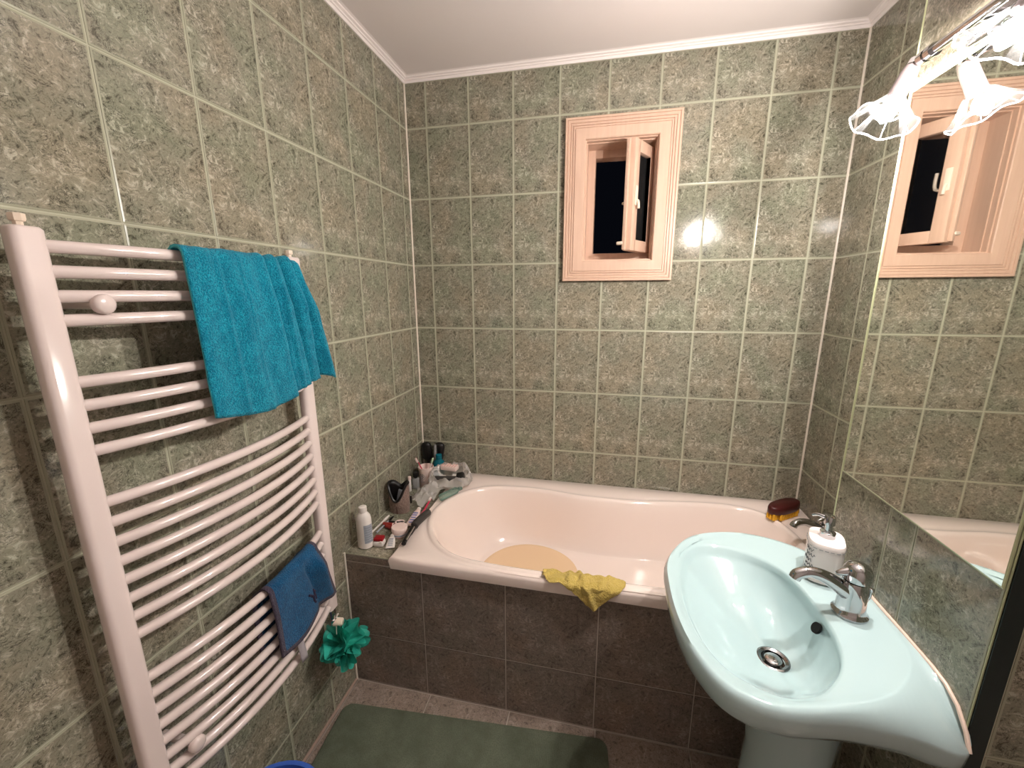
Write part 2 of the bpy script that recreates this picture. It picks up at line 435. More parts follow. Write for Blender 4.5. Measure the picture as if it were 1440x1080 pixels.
# ------------------------------------------------------------------ boxed-in bathtub: apron, ledge, tub
BY = -.724
ap = slab('wall_apron', .001, WM+.24, BY+.0008, BY+.018, -.003, .548, DGROUT)
tiles(ap, (0, BY, 0), (1, 0, 0), (0, 0, 1), [.006, .31, .622, .941, 1.259, 1.574, 1.79], [0.002, .2245, .538], (BT, BEDGE), gap=.004, cham=.0012, ref=(.314, .31))
tiles(ap, (0, BY, 0), (1, 0, 0), (0, 0, 1), [.006, .196], [.540, .568], (BT, BEDGE), gap=.003, cham=.0012, ref=(.314, .31))
lg = slab('wall_ledge', 0.001, .196, BY+.019, -.001, .50, .5682, GROUT)
tiles(lg, (0, 0, .569), (1, 0, 0), (0, 1, 0), [.004, .196], [-.724, -.5, -.3, -.1, -.004], G, cham=.002)
ZL = .570   # ledge top

tub = thing('bathtub', 'pinkish beige built-in bathtub with rounded basin behind brown tiled panel', 'bathtub', (1.0, -.375, .6))
def tl(p): return V((p[0]-1.0, p[1]+.375, p[2]-.6))
inner = [(.240, -.424), (.262, -.30), (.33, -.20), (.445, -.135), (.655, -.122), (.859, -.150), (1.112, -.145), (1.421, -.102), (1.585, -.127), (1.66, -.24), (1.672, -.42), (1.63, -.60), (1.50, -.69), (1.128, -.712), (.85, -.712), (.60, -.710), (.436, -.690), (.335, -.628), (.268, -.531)]
NS = 5
def tring(pts): return [tl(p) for p in cr(pts, NS)]
cxb, cyb = .95, -.415
def infl(P, d, z):
    Q = cr(P, 1); n = len(P); out = []
    for i in range(n):
        t = (V((*P[(i+1) % n], 0))-V((*P[i-1], 0))).normalized(); nn = V((t.y, -t.x, 0))
        # points run clockwise seen from above: inward is to the right of travel
        out.append((P[i][0]+nn.x*d, P[i][1]+nn.y*d, z))
    return out
floorc = [(.425, -.40), (.435, -.33), (.47, -.26), (.54, -.215), (.655, -.20), (.859, -.225), (1.112, -.225), (1.38, -.20), (1.50, -.235), (1.555, -.30), (1.56, -.42), (1.52, -.54), (1.42, -.60), (1.128, -.625), (.85, -.63), (.64, -.63), (.53, -.60), (.465, -.55), (.435, -.48)]
def blend(t, z, s):
    I = infl(inner, .012, z)
    return [(a[0]*(1-t)+b[0]*t, a[1]*(1-t)+b[1]*t, z) for a, b in zip(I, floorc)]
ZF = .355
rings = []
# outer rectangle of the rim, matched to the inner ring by direction
X0, X1, Y0, Y1 = .199, WR-.003, -.752, -.003
def rect_pts(mx, z, e=0):
    out = []
    for p in cr([(q[0], q[1], 0) for q in inner], NS):
        x, y = p.x, p.y
        # nearest border point in a radial sense
        dx, dy = x-cxb, y-cyb
        k = min([( (X1+e-cxb)/dx if dx > 0 else (X0-e-cxb)/dx ) if abs(dx) > 1e-6 else 9e9, ((Y1+e-cyb)/dy if dy > 0 else (Y0-e-cyb)/dy) if abs(dy) > 1e-6 else 9e9])
        out.append(V((cxb+dx*k, cyb+dy*k, z)))
    # snap nearest samples onto the corners
    for cx, cy in ((X0-e, Y0-e), (X0-e, Y1+e), (X1+e, Y0-e), (X1+e, Y1+e)):
        i = min(range(len(out)), key=lambda i: (out[i].x-cx)**2+(out[i].y-cy)**2); out[i] = V((cx, cy, z))
    return out
rings.append([tl(p) for p in rect_pts(0, .552, -.004)])
rings.append([tl(p) for p in rect_pts(0, .585, 0)])
rings.append([tl(p) for p in rect_pts(0, .594, -.003)])
rings.append([tl(p) for p in rect_pts(0, .5985, -.010)])
rings.append(tring(infl(inner, -.034, .5985)))
rings.append(tring(infl(inner, -.022, .5935)))
rings.append(tring(infl(inner, -.014, .5975)))
rings.append(tring(infl(inner, -.010, .6005)))
rings.append(tring(infl(inner, -.002, .6005)))
rings.append(tring(infl(inner, .005, .597)))
rings.append(tring(infl(inner, .012, .585)))
for t, z in ((.10, .555), (.22, .515), (.36, .47), (.52, .425), (.70, .388), (.85, .368), (.95, .358), (1.0, ZF)):
    rings.append(tring(blend(t, z, 0)))
c0 = (.95, -.415)
for k in (.7, .35):
    rings.append(tring([(c0[0]+(p[0]-c0[0])*k, c0[1]+(p[1]-c0[1])*k, ZF-.002*(1-k)) for p in floorc]))
bm = BM(); loft(bm, rings, True, False, True); obj('tub_shell', bm, TUB, tub, angle=60)
bm = BM(); lathe(bm, [(.0, .0), (.024, .001), (.026, .003), (.018, .005), (0, .004)], tl((1.40, -.41, ZF-.002)), seg=20, cap0=False, cap1=False); obj('drain', bm, CHROME, tub)
# water left on the floor of the tub
bm = BM(); R = []
for k, z in ((1.0, 0), (.985, .0012), (.9, .0016), (.5, .0018)):
    R.append([V((.21*k*math.cos(a)*(1+.03*math.sin(2*a)), .205*k*math.sin(a), z)) for a in [2*PI*i/64 for i in range(64)]])
loft(bm, R, True, True, True)
wtr = obj('water_pool', bm, WATER, angle=60, loc=(.648, -.412, ZF+.0005)); tag(wtr, 'round shallow pool of yellowish water on the bathtub floor', 'water')

# ------------------------------------------------------------------ mirror on the boxed-out wall
mz0, mz1, my0, my1 = 1.056, 1.948, -.745, -1.203
mr = thing('mirror', 'large wall mirror without a frame on the tiles above the washbasin', 'mirror', (WM-.001, (my0+my1)/2, mz0))
hy_ = abs(my1-my0)/2; hz = mz1-mz0
def rectring(x, d): return [V((x, -hy_+d*.25, d*.6)), V((x, hy_-d, d*.6)), V((x, hy_-d, hz-d)), V((x, -hy_+d*.25, hz-d))]
bm = BM(); loft(bm, [rectring(0, 0), rectring(-.0025, 0), rectring(-.004, .006)], True, True, False)
obj('glass_edge', bm, MEDGE, mr, smooth=False)
bm = BM(); loft(bm, [rectring(-.0035, .006), rectring(-.0042, .0062)], True, False, True); obj('glass', bm, MIRR, mr, smooth=False)

# ------------------------------------------------------------------ wall lamp with two spots
lamp = thing('wall_lamp', 'chrome two-spot bar lamp with clear glass shades above the mirror', 'lamp', (WM-.002, -.965, 1.975))
LO = V((WM-.002, -.965, 1.975))
bm = BM(); box(bm, (-.010, 0, 0), (.02, .12, .05), .006); obj('backplate', bm, CHROME, lamp)
bm = BM(); tube(bm, [(-.045, .155, -.005), (-.045, -.155, -.005)], .0085, 14)
tube(bm, [(-.045, .0, -.005), (-.008, 0, 0)], .008, 12)
for s in (-1, 1):
    for q in (.092, .112): tube(bm, [(-.045, s*q, -.005), (-.045, s*(q+.014), -.005)], .0125, 16)
    lathe(bm, [(0, -.014), (.009, -.011), (.0145, 0), (.009, .011), (0, .014)], (-.045, s*.145, -.005), seg=14, cap0=False, cap1=False)
obj('bar', bm, CHROME, lamp)
for (b0, cen, ax) in (((1.508, -.818, 1.968), (1.462, -.832, 1.864), None), ((1.508, -1.112, 1.968), (1.470, -1.085, 1.872), None)):
    b0 = V(b0)-LO; cen = V(cen)-LO
    d = (cen-b0).normalized(); L = (cen-b0).length
    bm = BM()
    lathe(bm, [(.0, -.004), (.010, -.002), (.0135, .006), (.0155, .02), (.0165, L*.56), (.0175, L*.58), (.0175, L*.63), (.012, L*.64)], b0, d, 20)
    h = obj('lamp_holder', bm, LILAC, lamp)
    bm = BM(); tube(bm, [b0+d*.004+V((.0, 0, .0)), b0+d*L*.5+V((.016, .004, .006))], .004, 8); obj('bracket', bm, CHROME, h)
    # clear scalloped shade
    bm = BM(); R = []; seg = 48; _, u, v = frame(d)
    for r, hh in ((.018, L*.60), (.023, L*.64), (.034, L*.78), (.046, L*.91), (.057, L*1.0)):
        ring = []
        for k in range(seg):
            a = 2*PI*k/seg; sc = 1+.03*math.cos(6*a)*(r/.057)
            ring.append(b0+d*(hh-.004*math.cos(6*a)*(r/.057))+u*(r*sc*math.cos(a))+v*(r*sc*math.sin(a)))
        R.append(ring)
    loft(bm, R, True); shd = obj('lamp_shade', bm, LGLASS, lamp, angle=80)
    bm = BM(); tube(bm, R[-1], .0016, 6, closed=True)
    for k in range(4, seg, 8): tube(bm, [r[k] for r in R], .0009, 5)
    tube(bm, [b0+d*L*.86+u*(.024*math.cos(2*PI*k/24))+v*(.024*math.sin(2*PI*k/24)) for k in range(24)], .0011, 6, closed=True)
    obj('rim', bm, LRIM, shd)
    bm = BM()
    lathe(bm, [(0, -.018), (.007, -.017), (.013, -.010), (.0155, -.002), (.0145, .007), (.009, .015), (.0035, .021), (0, .022)], b0+d*(L*.64+.022), d, 16, cap0=False, cap1=False)
    obj('bulb', bm, BULB, h)

# ------------------------------------------------------------------ towel radiator
RO = V((0, -1.17, .47))
rad = thing('towel_radiator', 'white ladder towel radiator with bowed rails on the left wall', 'radiator', RO)
def rr(cx, cy, sx, sy, r, z, n=5):
    out = []
    for (qx, qy, a0) in ((1, 1, 0), (-1, 1, 90), (-1, -1, 180), (1, -1, 270)):
        for k in range(n+1):
            a = math.radians(a0+90*k/n)
            out.append(V((cx+qx*(sx/2-r)+r*math.cos(a), cy+qy*(sy/2-r)+r*math.sin(a), z)))
    return out
for yc in (-1.450, -.902):
    bm = BM(); Rr = []
    for z, e in ((.492, .004), (.495, 0), (1.614, 0), (1.618, .003), (1.619, .008)):
        Rr.append([p-RO for p in rr(.066, yc, .030-2*e, .043-2*e, .0115-e, z)])
    loft(bm, Rr, True, True, True); c = obj('column', bm, RAD, rad, angle=50)
    bm = BM(); lathe(bm, [(.006, 0), (.006, .006), (.009, .007), (.010, .010), (.010, .017), (.008, .018)], V((.06, yc, 1.619))-RO, seg=8)
    obj('vent_plug', bm, CREAMK, rad, angle=20)
BARZ = [1.592-.0380*k for k in range(4)]+[1.377-.040*k for k in range(4)]+[1.161-.0394*k for k in range(8)]+[.785-.0394*k for k in range(8)]
barme = None
def bow(y):      # how far the rails stand out, y in world
    t = (y+1.176)/.26
    return .068+.044*max(0, 1-t*t)
for z in BARZ:
    if barme is None:
        bm = BM(); pts = [(bow(y), y+1.17, 0) for y in [-1.432+.512*k/20 for k in range(21)]]
        tube(bm, pts, .0103, 12); b0 = obj('rail', bm, RAD, rad, angle=60); barme = b0.data; b0.location = (0, 0, z-.47)
    else:
        o = bpy.data.objects.new('rail', barme); COL.objects.link(o); o.parent = rad; o.location = (0, 0, z-.47)
for (y, z) in ((-1.385, 1.503), (-.955, 1.503), (-1.385, .568), (-.955, .568)):
    bm = BM(); x1 = bow(y)+.014
    tube(bm, [(0.002, y+1.17, z-.47), (x1-.02, y+1.17, z-.47)], .009, 14)
    lathe(bm, [(.014, -.012), (.0165, -.010), (.0168, -.002), (.015, .002), (.010, .0045), (0, .005)], (x1, y+1.17, z-.47), (1, 0, 0), 20, cap1=False)
    obj('wall_bracket', bm, RAD, rad)
# valve under the right column
bm = BM(); lathe(bm, [(.013, .492), (.013, .470), (.0105, .468), (.0105, .455), (.014, .452), (.014, .435), (.010, .432)], V((.066, -.902, 0))-V((0, -1.17, .47)), seg=16)
tube(bm, [(.066, .268, -.03), (.002, .268, -.03)], .009, 12)
vl = obj('valve', bm, CHROME, rad)
bm = BM(); lathe(bm, [(.010, 0), (.0135, .003), (.0135, .030), (.011, .034)], (.066, .268, -.03), (1, .25, -.1), 14); obj('valve_knob', bm, CREAMK, vl)

# ------------------------------------------------------------------ towels
def drape(name, y0, y1, ztop, front, back, fold, m, label, nu=70, nv=80, xf=None, th=.006, slide=None):
    """cloth hung over the rail at ztop: runs up behind the rails, over, and down the front"""
    org = V((.11, (y0+y1)/2, ztop)); bm = BM(); grid = []
    r = .0165
    for i in range(nu+1):
        u = i/nu; col = []
        for j in range(nv+1):
            s = j/nv
            zb, zf = back(u), front(u)            # hanging lengths
            tot = zb+PI*r+zf; d = s*tot
            yy = y0+(y1-y0)*u
            if d < zb: h = -(zb-d); x = -r; side = -1; dep = (zb-d)
            elif d < zb+PI*r:
                a = (d-zb)/r; x = -r*math.cos(a); h = r*math.sin(a); side = 0; dep = 0
            else: h = -(d-zb-PI*r); x = r; side = 1; dep = -h
            y = yy+(slide(u, dep, side) if slide else 0)
            dx, dy, dz = fold(u, dep, side)
            xb = bow(min(max(y, -1.432), -.92)) if side >= 0 else min(bow(y), .112)-.002
            col.append(bm.verts.new(V((xb+x+dx, y+dy, ztop+h+dz))-org))
        grid.append(col)
    for i in range(nu):
        for j in range(nv):
            bm.faces.new((grid[i][j], grid[i+1][j], grid[i+1][j+1], grid[i][j+1]))
    o = obj(name, bm, m, angle=180, loc=org)
    solid(o, th, 0)
    return o, grid, org
def f_big(u, dep, side):
    k = min(1, dep/.10)
    a = .0022+.0085*u**1.3
    ph = .10*nz(u*3, dep*6, 1)
    w = a*(.35+.65*k)*math.sin(26*(u-.10*dep*u+ph*.25)+.6)+.45*a*math.sin(47*(u-.16*dep)+2.1)*(1-.4*k)
    for c, wd, am in ((.18, .012, .005), (.33, .010, .006), (.57, .024, -.036), (.645, .014, .012), (.73, .020, -.020), (.80, .012, .010), (.87, .018, -.016), (.94, .012, .008)):
        w += am*math.exp(-((u-c-.16*dep*(c-.1))/wd)**2)*(.5+.5*min(1, dep/.06))*(1-.35*min(1, dep/.34))
    w += .0022*nz(u*14, dep*18, 5)
    sag = -.022*max(0, (u-.86)/.14)**2
    if side < 0: return (-.3*abs(w), 0, sag)
    return (abs(a)*.8+w+.008+.020*u*k, 0, sag+.4*w*(1-k))
def s_big(u, dep, side):
    k = dep/.34
    if side > 0: return (.012*(1-u)+.072*u)*k
    if side < 0: return .055*(1-u)
    return 0
big, _, _ = drape('bath_towel', -1.268, -.915, 1.592, lambda u: .325+.018*math.sin(u*5)+.0*u-.022*max(0, u-.8)*5*.5, lambda u: .29-.02*u, f_big, TEAL, 'x', slide=s_big, nu=90)
big.data.materials.append(TEALHEM); big.modifiers['solid'].material_offset_rim = 1
tag(big, 'turquoise terry towel draped over the top rails of the white radiator', 'towel')

NV = dict(y0=-1.192, y1=-.990)
def f_sm(u, dep, side):
    k = min(1, dep/.06)
    w = .003*math.sin(u*9+dep*20)*(.5+.5*k)
    fl = (.026*math.exp(-((u-.84-.3*dep)/.075)**2)-.016*math.exp(-((u-.66-.3*dep)/.05)**2))*min(1, dep/.04)*(1-.6*min(1, dep/.2))
    if side < 0: return (-abs(w), 0, 0)
    return (.006+w+fl+.02*(u**4)*k, 0, 0)
def s_sm(u, dep, side):
    if side > 0: return (.012*(1-u)+.055*u)*(dep/.2)
    if side < 0: return -.012
    return 0
sm, grid_, org_ = drape('hand_towel', NV['y0'], NV['y1'], .785, lambda u: .195-.0*u+.012*math.sin(u*6), lambda u: .20, f_sm, [NAVY, PURP], 'x', slide=s_sm, nu=50, nv=70, th=.005)
for p in sm.data.polygons:
    i = p.index // 70; j = p.index % 70
    if i < 3 or i >= 47 or j < 3 or j >= 68: p.material_index = 1
tag(sm, 'small blue hand towel with grey-purple binding over the lower radiator rails', 'towel')
# embroidered motif: a small figure of a leaping animal, raised thread
def on_front(o, u, dep, f, s, y0, y1, zt, lift):
    y = y0+(y1-y0)*u+s(u, dep, 1); d = f(u, dep, 1)
    return V((bow(y)+.0165+d[0]+lift, y, zt-dep))-org_
bm = BM()
for pts in ([(.70, .118), (.66, .112), (.62, .118), (.58, .112)], [(.60, .114), (.56, .104), (.54, .100)], [(.66, .115), (.68, .128), (.66, .14)], [(.61, .115), (.60, .13), (.62, .142)], [(.64, .113), (.65, .10)]):
    q = [on_front(sm, u, d, f_sm, s_sm, NV['y0'], NV['y1'], .785, .0035) for u, d in pts]
    tube(bm, q, .0034, 6)
obj('embroidery', bm, mat('dark_thread', srgb(40, 32, 58), .9), sm)
bm = BM()
q = [on_front(sm, .26, .19+.012*k, f_sm, s_sm, NV['y0'], NV['y1'], .785, -.001) for k in range(8)]
for a in (0, 1):
    pass
R_ = [[p+V((0, -.011, 0)), p+V((0, .011, 0))] for p in q]
loft(bm, R_, False); lp = obj('hanging_loop', bm, TAGM, sm, angle=180); solid(lp, .0015)

# bath puff hanging off the valve
lf = thing('bath_puff', 'teal mesh bath puff hanging from the radiator valve beside the bathtub panel', 'sponge', (.10, -.900, .365))
bm = BM(); rng = random.Random(3)
for k in range(13):
    d = V((rng.gauss(0, 1), rng.gauss(0, 1), rng.gauss(0, 1))).normalized()
    _, u, v = frame(d); ph = rng.uniform(0, 6); R = rng.uniform(.062, .082)
    rings_ = []
    for r, h in ((.008, .010), (.026, .024), (R*.55, .036), (R*.82, .044), (R, .050)):
        rings_.append([d*(h+.013*(r/.06)*math.sin(4*a+ph))+u*(r*math.cos(a)*(.82+.14*math.sin(2*a+ph)))+v*(r*math.sin(a)*(.72)) for a in [2*PI*i/44 for i in range(44)]])
    for ring in rings_:
        for p in ring:
            if p.x < -.055: p.x = -.055-(p.x+.055)*.2
            if p.length > .088: p *= .088/p.length
    loft(bm, rings_, True)
obj('mesh_ruffle', bm, LOOF, lf, angle=180)
bm = BM(); tube(bm, cr([(-.01, -.02, .045), (-.022, .002, .085), (-.02, .012, .096), (-.028, .012, .085), (.0, -.005, .045)], 5, False), .0016, 6); obj('cord', bm, WHITEP, lf)

# ------------------------------------------------------------------ floor: bath mat, bucket
bm = BM(); R = []
for z, e in ((0, .004), (.003, 0), (.009, 0), (.012, .006)):
    R.append(rr(0, 0, .965-2*e, .62-2*e, .035, z))
loft(bm, R, True, True, True)
box(bm, (0, 0, 0), (.0001, .0001, .0001))
bmt = obj('bath_mat', bm, MAT, angle=60, loc=(.530, -1.105, .002)); bmt.rotation_euler = (0, 0, .075)
tag(bmt, 'green-grey bath mat lying on the floor along the bathtub panel', 'mat')
bk = thing('bucket', 'blue plastic bucket at the bottom edge beside the radiator', 'bucket', (.158, -1.327, .016))
bm = BM(); lathe(bm, [(.095, 0), (.098, .004), (.13, .235), (.138, .237), (.138, .247), (.127, .247), (.127, .235), (.093, .008), (0, .006)], seg=40, cap1=False); obj('tub_body', bm, BLUEP, bk)
bm = BM(); tube(bm, [(.135*math.cos(a), .135*math.sin(a), .205-.09*math.sin(a)*0-.06*math.sin(a)) for a in [PI*k/18+PI for k in range(19)]], .003, 8); obj('handle', bm, WHITEP, bk)

# ------------------------------------------------------------------ washbasin
ZS = .82
SO = V((1.33, -1.0, 0))
sk = thing('washbasin', 'pale aqua ceramic pedestal washbasin below the mirror', 'sink', SO)
O_ = [(1.554, -.745, .76), (1.45, -.712, .795), (1.335, -.714, .812), (1.232, -.736, .812), (1.160, -.788, .812), (1.103, -.892, .812), (1.091, -1.007, .812), (1.097, -1.118, .812), (1.120, -1.204, .812), (1.161, -1.262, .812), (1.239, -1.283, .812), (1.355, -1.262, .805), (1.46, -1.242, .782), (1.554, -1.224, .755), (1.554, -1.155, .818), (1.554, -.985, .822), (1.554, -.815, .818)]
Rg = [(1.50, -.80), (1.43, -.742), (1.335, -.720), (1.234, -.743), (1.166, -.794), (1.110, -.895), (1.098, -1.007), (1.104, -1.115), (1.127, -1.199), (1.166, -1.254), (1.240, -1.274), (1.345, -1.250), (1.44, -1.210), (1.503, -1.150), (1.534, -1.085), (1.54, -.985), (1.534, -.88)]
B_ = [(1.394, -.863), (1.345, -.812), (1.28, -.786), (1.213, -.786), (1.165, -.828), (1.136, -.910), (1.123, -.99), (1.124, -1.07), (1.142, -1.155), (1.18, -1.215), (1.25, -1.245), (1.314, -1.230), (1.362, -1.19), (1.395, -1.145), (1.414, -1.09), (1.42, -1.03), (1.414, -.94)]
DR = V((1.325, -1.036, .700))
def s3(P, z, c=None, k=0):
    out = []
    for p in P:
        q = V((p[0], p[1], z if z is not None else p[2]))
        if c is not None: q = V((q.x+(c[0]-q.x)*k, q.y+(c[1]-q.y)*k, q.z))
        out.append(q-SO)
    return cr(out, 6)
def ap_(dz, k):     # apron rings, follow the outer edge
    out = []
    for p in O_:
        x = p[0]+(1.40-p[0])*k if p[0] < 1.55 else p[0]
        y = p[1]+(-.985-p[1])*k
        out.append(V((x, y, p[2]-dz))-SO)
    return cr(out, 6)
rings = [ap_(.14, .66), ap_(.115, .42), ap_(.085, .20), ap_(.060, .07), ap_(.035, .012), ap_(.012, 0), ap_(0, 0)]
Ro = [V((a[0]*.5+b[0]*.5, a[1]*.5+b[1]*.5, max(.82, a[2]) if abs(a[0]-b[0])+abs(a[1]-b[1]) < .03 else (a[2]+.82)/2+.001)) for a, b in zip(O_, Rg)]
rings.append(cr([p-SO for p in Ro], 6))
rings.append(s3(Rg, .8275))
rings.append(s3(Rg, .8265, (1.31, -1.01), .03))
rings.append(s3(Rg, .8215, (1.31, -1.01), .075))
rings.append(s3(B_, .8190, (1.31, -1.02), -.025))
rings.append(s3(B_, .8175))
rings.append(s3(B_, .812, DR, .03))
# the bowl: steep on the tap side, long and shallow towards the front
for t, z in ((.06, .800), (.10, .792), (.22, .772), (.36, .748), (.52, .727), (.70, .711), (.86, .703)):
    out = []
    for i, p in enumerate(B_):
        back = max(0, min(1, (p[0]-1.30)/.10))
        tt = t*(1-.78*back*(1-t))
        zz = z - .010*back*math.sin(PI*t)
        out.append(V((p[0]+(DR.x-p[0])*tt, p[1]+(DR.y-p[1])*tt, zz))-SO)
    rings.append(cr(out, 6))
bm = BM(); loft(bm, rings, True, True, False)
# close to the drain ring
n = len(rings[-1]); dr_ring = []
for p in rings[-1]:
    q = (p+SO)-DR; q.z = 0; dr_ring.append(DR+q.normalized()*.024+V((0, 0, -.0005))-SO)
loft(bm, [rings[-1], dr_ring, [p+V((0, 0, -.02)) for p in dr_ring]], True, False, True)
obj('basin', bm, SINK, sk, angle=70)
bm = BM()
for z, rx, ry, cx in ((0, .105, .10, 1.40), (.02, .105, .10, 1.40), (.10, .092, .086, 1.405), (.45, .088, .084, 1.41), (.60, .105, .10, 1.40), (.70, .14, .14, 1.40)):
    pass
R = []
for z, rx, ry, cx in ((0.001, .110, .105, 1.395), (.03, .110, .105, 1.395), (.12, .094, .090, 1.40), (.40, .088, .088, 1.405), (.56, .105, .105, 1.40), (.67, .15, .15, 1.39)):
    R.append([V((cx+rx*math.cos(a), -.99+ry*math.sin(a), z))-SO for a in [2*PI*i/40 for i in range(40)]])
loft(bm, R, True, True, True); obj('pedestal', bm, SINK, sk, angle=60)
bm = BM(); tube(bm, [V(p)-SO for p in ((1.553, -.75, .77), (1.553, -.80, .82), (1.553, -.9, .824), (1.553, -1.05, .824), (1.553, -1.12, .823), (1.553, -1.155, .819), (1.553, -1.185, .805), (1.553, -1.21, .778), (1.553, -1.224, .752))], .0036, 8); obj('silicone_joint', bm, SILIP, sk)
bm = BM(); lathe(bm, [(.034, .0005), (.034, .003), (.030, .0045), (.024, .002), (.0235, -.010)], DR-SO, seg=32, cap0=False, cap1=True); wst = obj('waste_ring', bm, DCHROME, sk)
bm = BM(); lathe(bm, [(.004, -.008), (.017, -.002), (.018, .003), (.014, .006), (0, .0065)], DR-SO, seg=28, cap1=False); obj('plug', bm, CHROME, wst)
bm = BM(); R = []
oc = V((1.4075, -1.018, .786)); on = V((-.86, 0, .5)).normalized()
lathe(bm, [(0, .0005), (.010, .0012), (.0125, .0012), (.0125, -.004)], oc-SO, on, 20, cap0=False, cap1=False); obj('overflow', bm, HOLE, sk)

# basin mixer
mx = thing('basin_mixer', 'chrome single-lever mixer tap standing on the aqua washbasin', 'tap', (1.477, -.998, .8215))
def mixer(root, k=1.0, kn=True):
    bm = BM(); lathe(bm, [(.034*k, 0), (.034*k, .004*k), (.030*k, .008*k), (.0275*k, .012*k), (.026*k, .045*k), (.0255*k, .07*k), (.023*k, .082*k)], seg=28)
    obj('tap_body', bm, CHROME, root)
    bm = BM(); pts = cr([(-.005*k, 0, .045*k), (-.035*k, 0, .068*k), (-.065*k, 0, .087*k), (-.095*k, 0, .095*k), (-.118*k, 0, .088*k), (-.124*k, 0, .078*k)], 5, False)
    rs = [(.0185-.0065*min(1, i/14))*k for i in range(len(pts))]
    tube(bm, pts, rs, 16); obj('spout', bm, CHROME, root)
    bm = BM()
    lathe(bm, [(.0225*k, .083*k), (.0265*k, .086*k), (.0275*k, .096*k), (.026*k, .108*k), (.020*k, .118*k), (.009*k, .124*k), (0, .125*k)], (.002*k, 0, 0), seg=24, cap1=False)
    tube(bm, cr([(-.012*k, 0, .104*k), (-.03*k, 0, .100*k), (-.042*k, 0, .096*k)], 3, False), [.013*k, .011*k, .009*k, .008*k, .006*k, .005*k, .003*k], 12)
    obj('lever', bm, CHROME, root)
    if kn:
        bm = BM(); tube(bm, [(.022*k, -.004*k, .02), (.03*k, -.006*k, .05*k), (.03*k, -.006*k, .062*k)], .003*k, 8)
        lathe(bm, [(.003, .06*k), (.006, .063*k), (.006, .068*k), (0, .071*k)], (.03*k, -.006*k, 0), seg=12, cap1=False); obj('pull_rod', bm, CHROME, root)
mixer(mx)
mx.rotation_euler = (0, 0, .10)
bmx = thing('bath_mixer', 'chrome mixer tap at the right end of the bathtub rim behind the soap dispenser', 'tap', (1.752, -.350, .6008))
mixer(bmx, 1.05, False); bmx.rotation_euler = (0, 0, .25)

# soap dispenser
sd = thing('soap_dispenser', 'white oval soap dispenser with chrome pump on the washbasin corner', 'dispenser', (1.476, -.872, .8218), rot=(0, 0, -.35))
def sq(a): return (abs(math.cos(a))**3.2+abs(math.sin(a))**3.2)**(-1/3.2)
bm = BM(); R = []
for r, h in ((.036, 0), (.0405, .003), (.0415, .010), (.0425, .095), (.0425, .101), (.0405, .106), (.020, .108), (.014, .109)):
    R.append([V((r*.88*sq(a)*math.cos(a), r*1.12*sq(a)*math.sin(a), h)) for a in [2*PI*i/48 for i in range(48)]])
loft(bm, R, True, True, True); obj('bottle', bm, mat('white_ceramic', srgb(238, 226, 222), .15), sd)
bm = BM(); lathe(bm, [(.0165, .109), (.0165, .122), (.013, .124), (.0075, .126), (.0075, .140), (.0115, .142), (.0118, .160), (.0105, .164), (0, .166)], seg=24, cap1=False)
tube(bm, cr([(0, 0, .156), (-.022, .008, .158), (-.034, .012, .152)], 4, False), .0042, 10); obj('pump', bm, CHROME, sd)
bm = BM()
def ring_pt(a, z, e=.0004): return V((.0425*.88*sq(a)*math.cos(a), .0425*1.12*sq(a)*math.sin(a), z)) + V((math.cos(a)*e, math.sin(a)*e, 0))
for k in range(22):
    a = 2*PI*k/22
    tube(bm, [ring_pt(a+q, .093) for q in (0, .1, .19)], .0007, 4)
for q, (a0, z0) in enumerate(((3.5, .083), (3.6, .070), (3.45, .056), (3.62, .043), (3.5, .030))):
    pts = [ring_pt(a0+.05*i, z0+.0045*math.sin(i*1.9+q)) for i in range(12)]
    tube(bm, pts, .0008, 4)
    
obj('lettering', bm, GREYTX, sd)

# ------------------------------------------------------------------ things on the tub rim
cl = None
bm = BM(); nu, nv = 64, 40; grid = []
def lerp_tab(tab, x):
    for (a, b), (c, d) in zip(tab, tab[1:]):
        if x <= c: return b+(d-b)*(x-a)/(c-a)
    return tab[-1][1]
back_t = [(0, .020), (.10, .030), (.24, .022), (.32, .030), (.45, .058), (.60, .066), (.78, .060), (.92, .045), (1, .02)]
fr_t = [(0, .004), (.10, .026), (.22, .020), (.32, .034), (.45, .062), (.55, .085), (.64, .104), (.72, .084), (.82, .050), (.92, .030), (1, .006)]
rimz = .6022
for i in range(nu+1):
    u = i/nu; x = .752+.268*u; row = []
    for j in range(nv+1):
        s = j/nv; d = -lerp_tab(back_t, u)+(lerp_tab(back_t, u)+lerp_tab(fr_t, u))*s   # arc distance from y=-.73, positive to the front
        e = .016
        if d < e: y = -.732-d; z = rimz
        else:
            q = (d-e)
            if q < .012: y = -.732-e-.006*math.sin(q/.012*PI/2)-.002; z = rimz-.006*(1-math.cos(q/.012*PI/2))
            else: y = -.732-e-.009; z = rimz-.006-(q-.012)
        if y > -.706: z -= max(0, (y+.706))*1.0
        w = .006*abs(math.sin(u*16+d*45+3.2*nz(u*4, d*16)))**1.6+.005*abs(nz(u*9, d*50, 3))+.0025*abs(nz(u*24, d*120, 8))+.014*math.exp(-((u-.34)/.035)**2)*max(0, 1-abs(d)/.06)+.010*math.exp(-((u-.5-d*1.6)/.03)**2)+.008*math.exp(-((u-.74+d*2.2)/.025)**2)
        if d < e: z += w
        else: y -= w*.7
        row.append(bm.verts.new(V((x+.004*nz(d*40, u*3, 7), y, z))-V((.885, -.732, rimz))))
    grid.append(row)
for i in range(nu):
    for j in range(nv): bm.faces.new((grid[i][j], grid[i+1][j], grid[i+1][j+1], grid[i][j+1]))
cl = obj('cleaning_cloth', bm, CLOTH, angle=180, loc=(.885, -.732, rimz)); solid(cl, .002, 1)
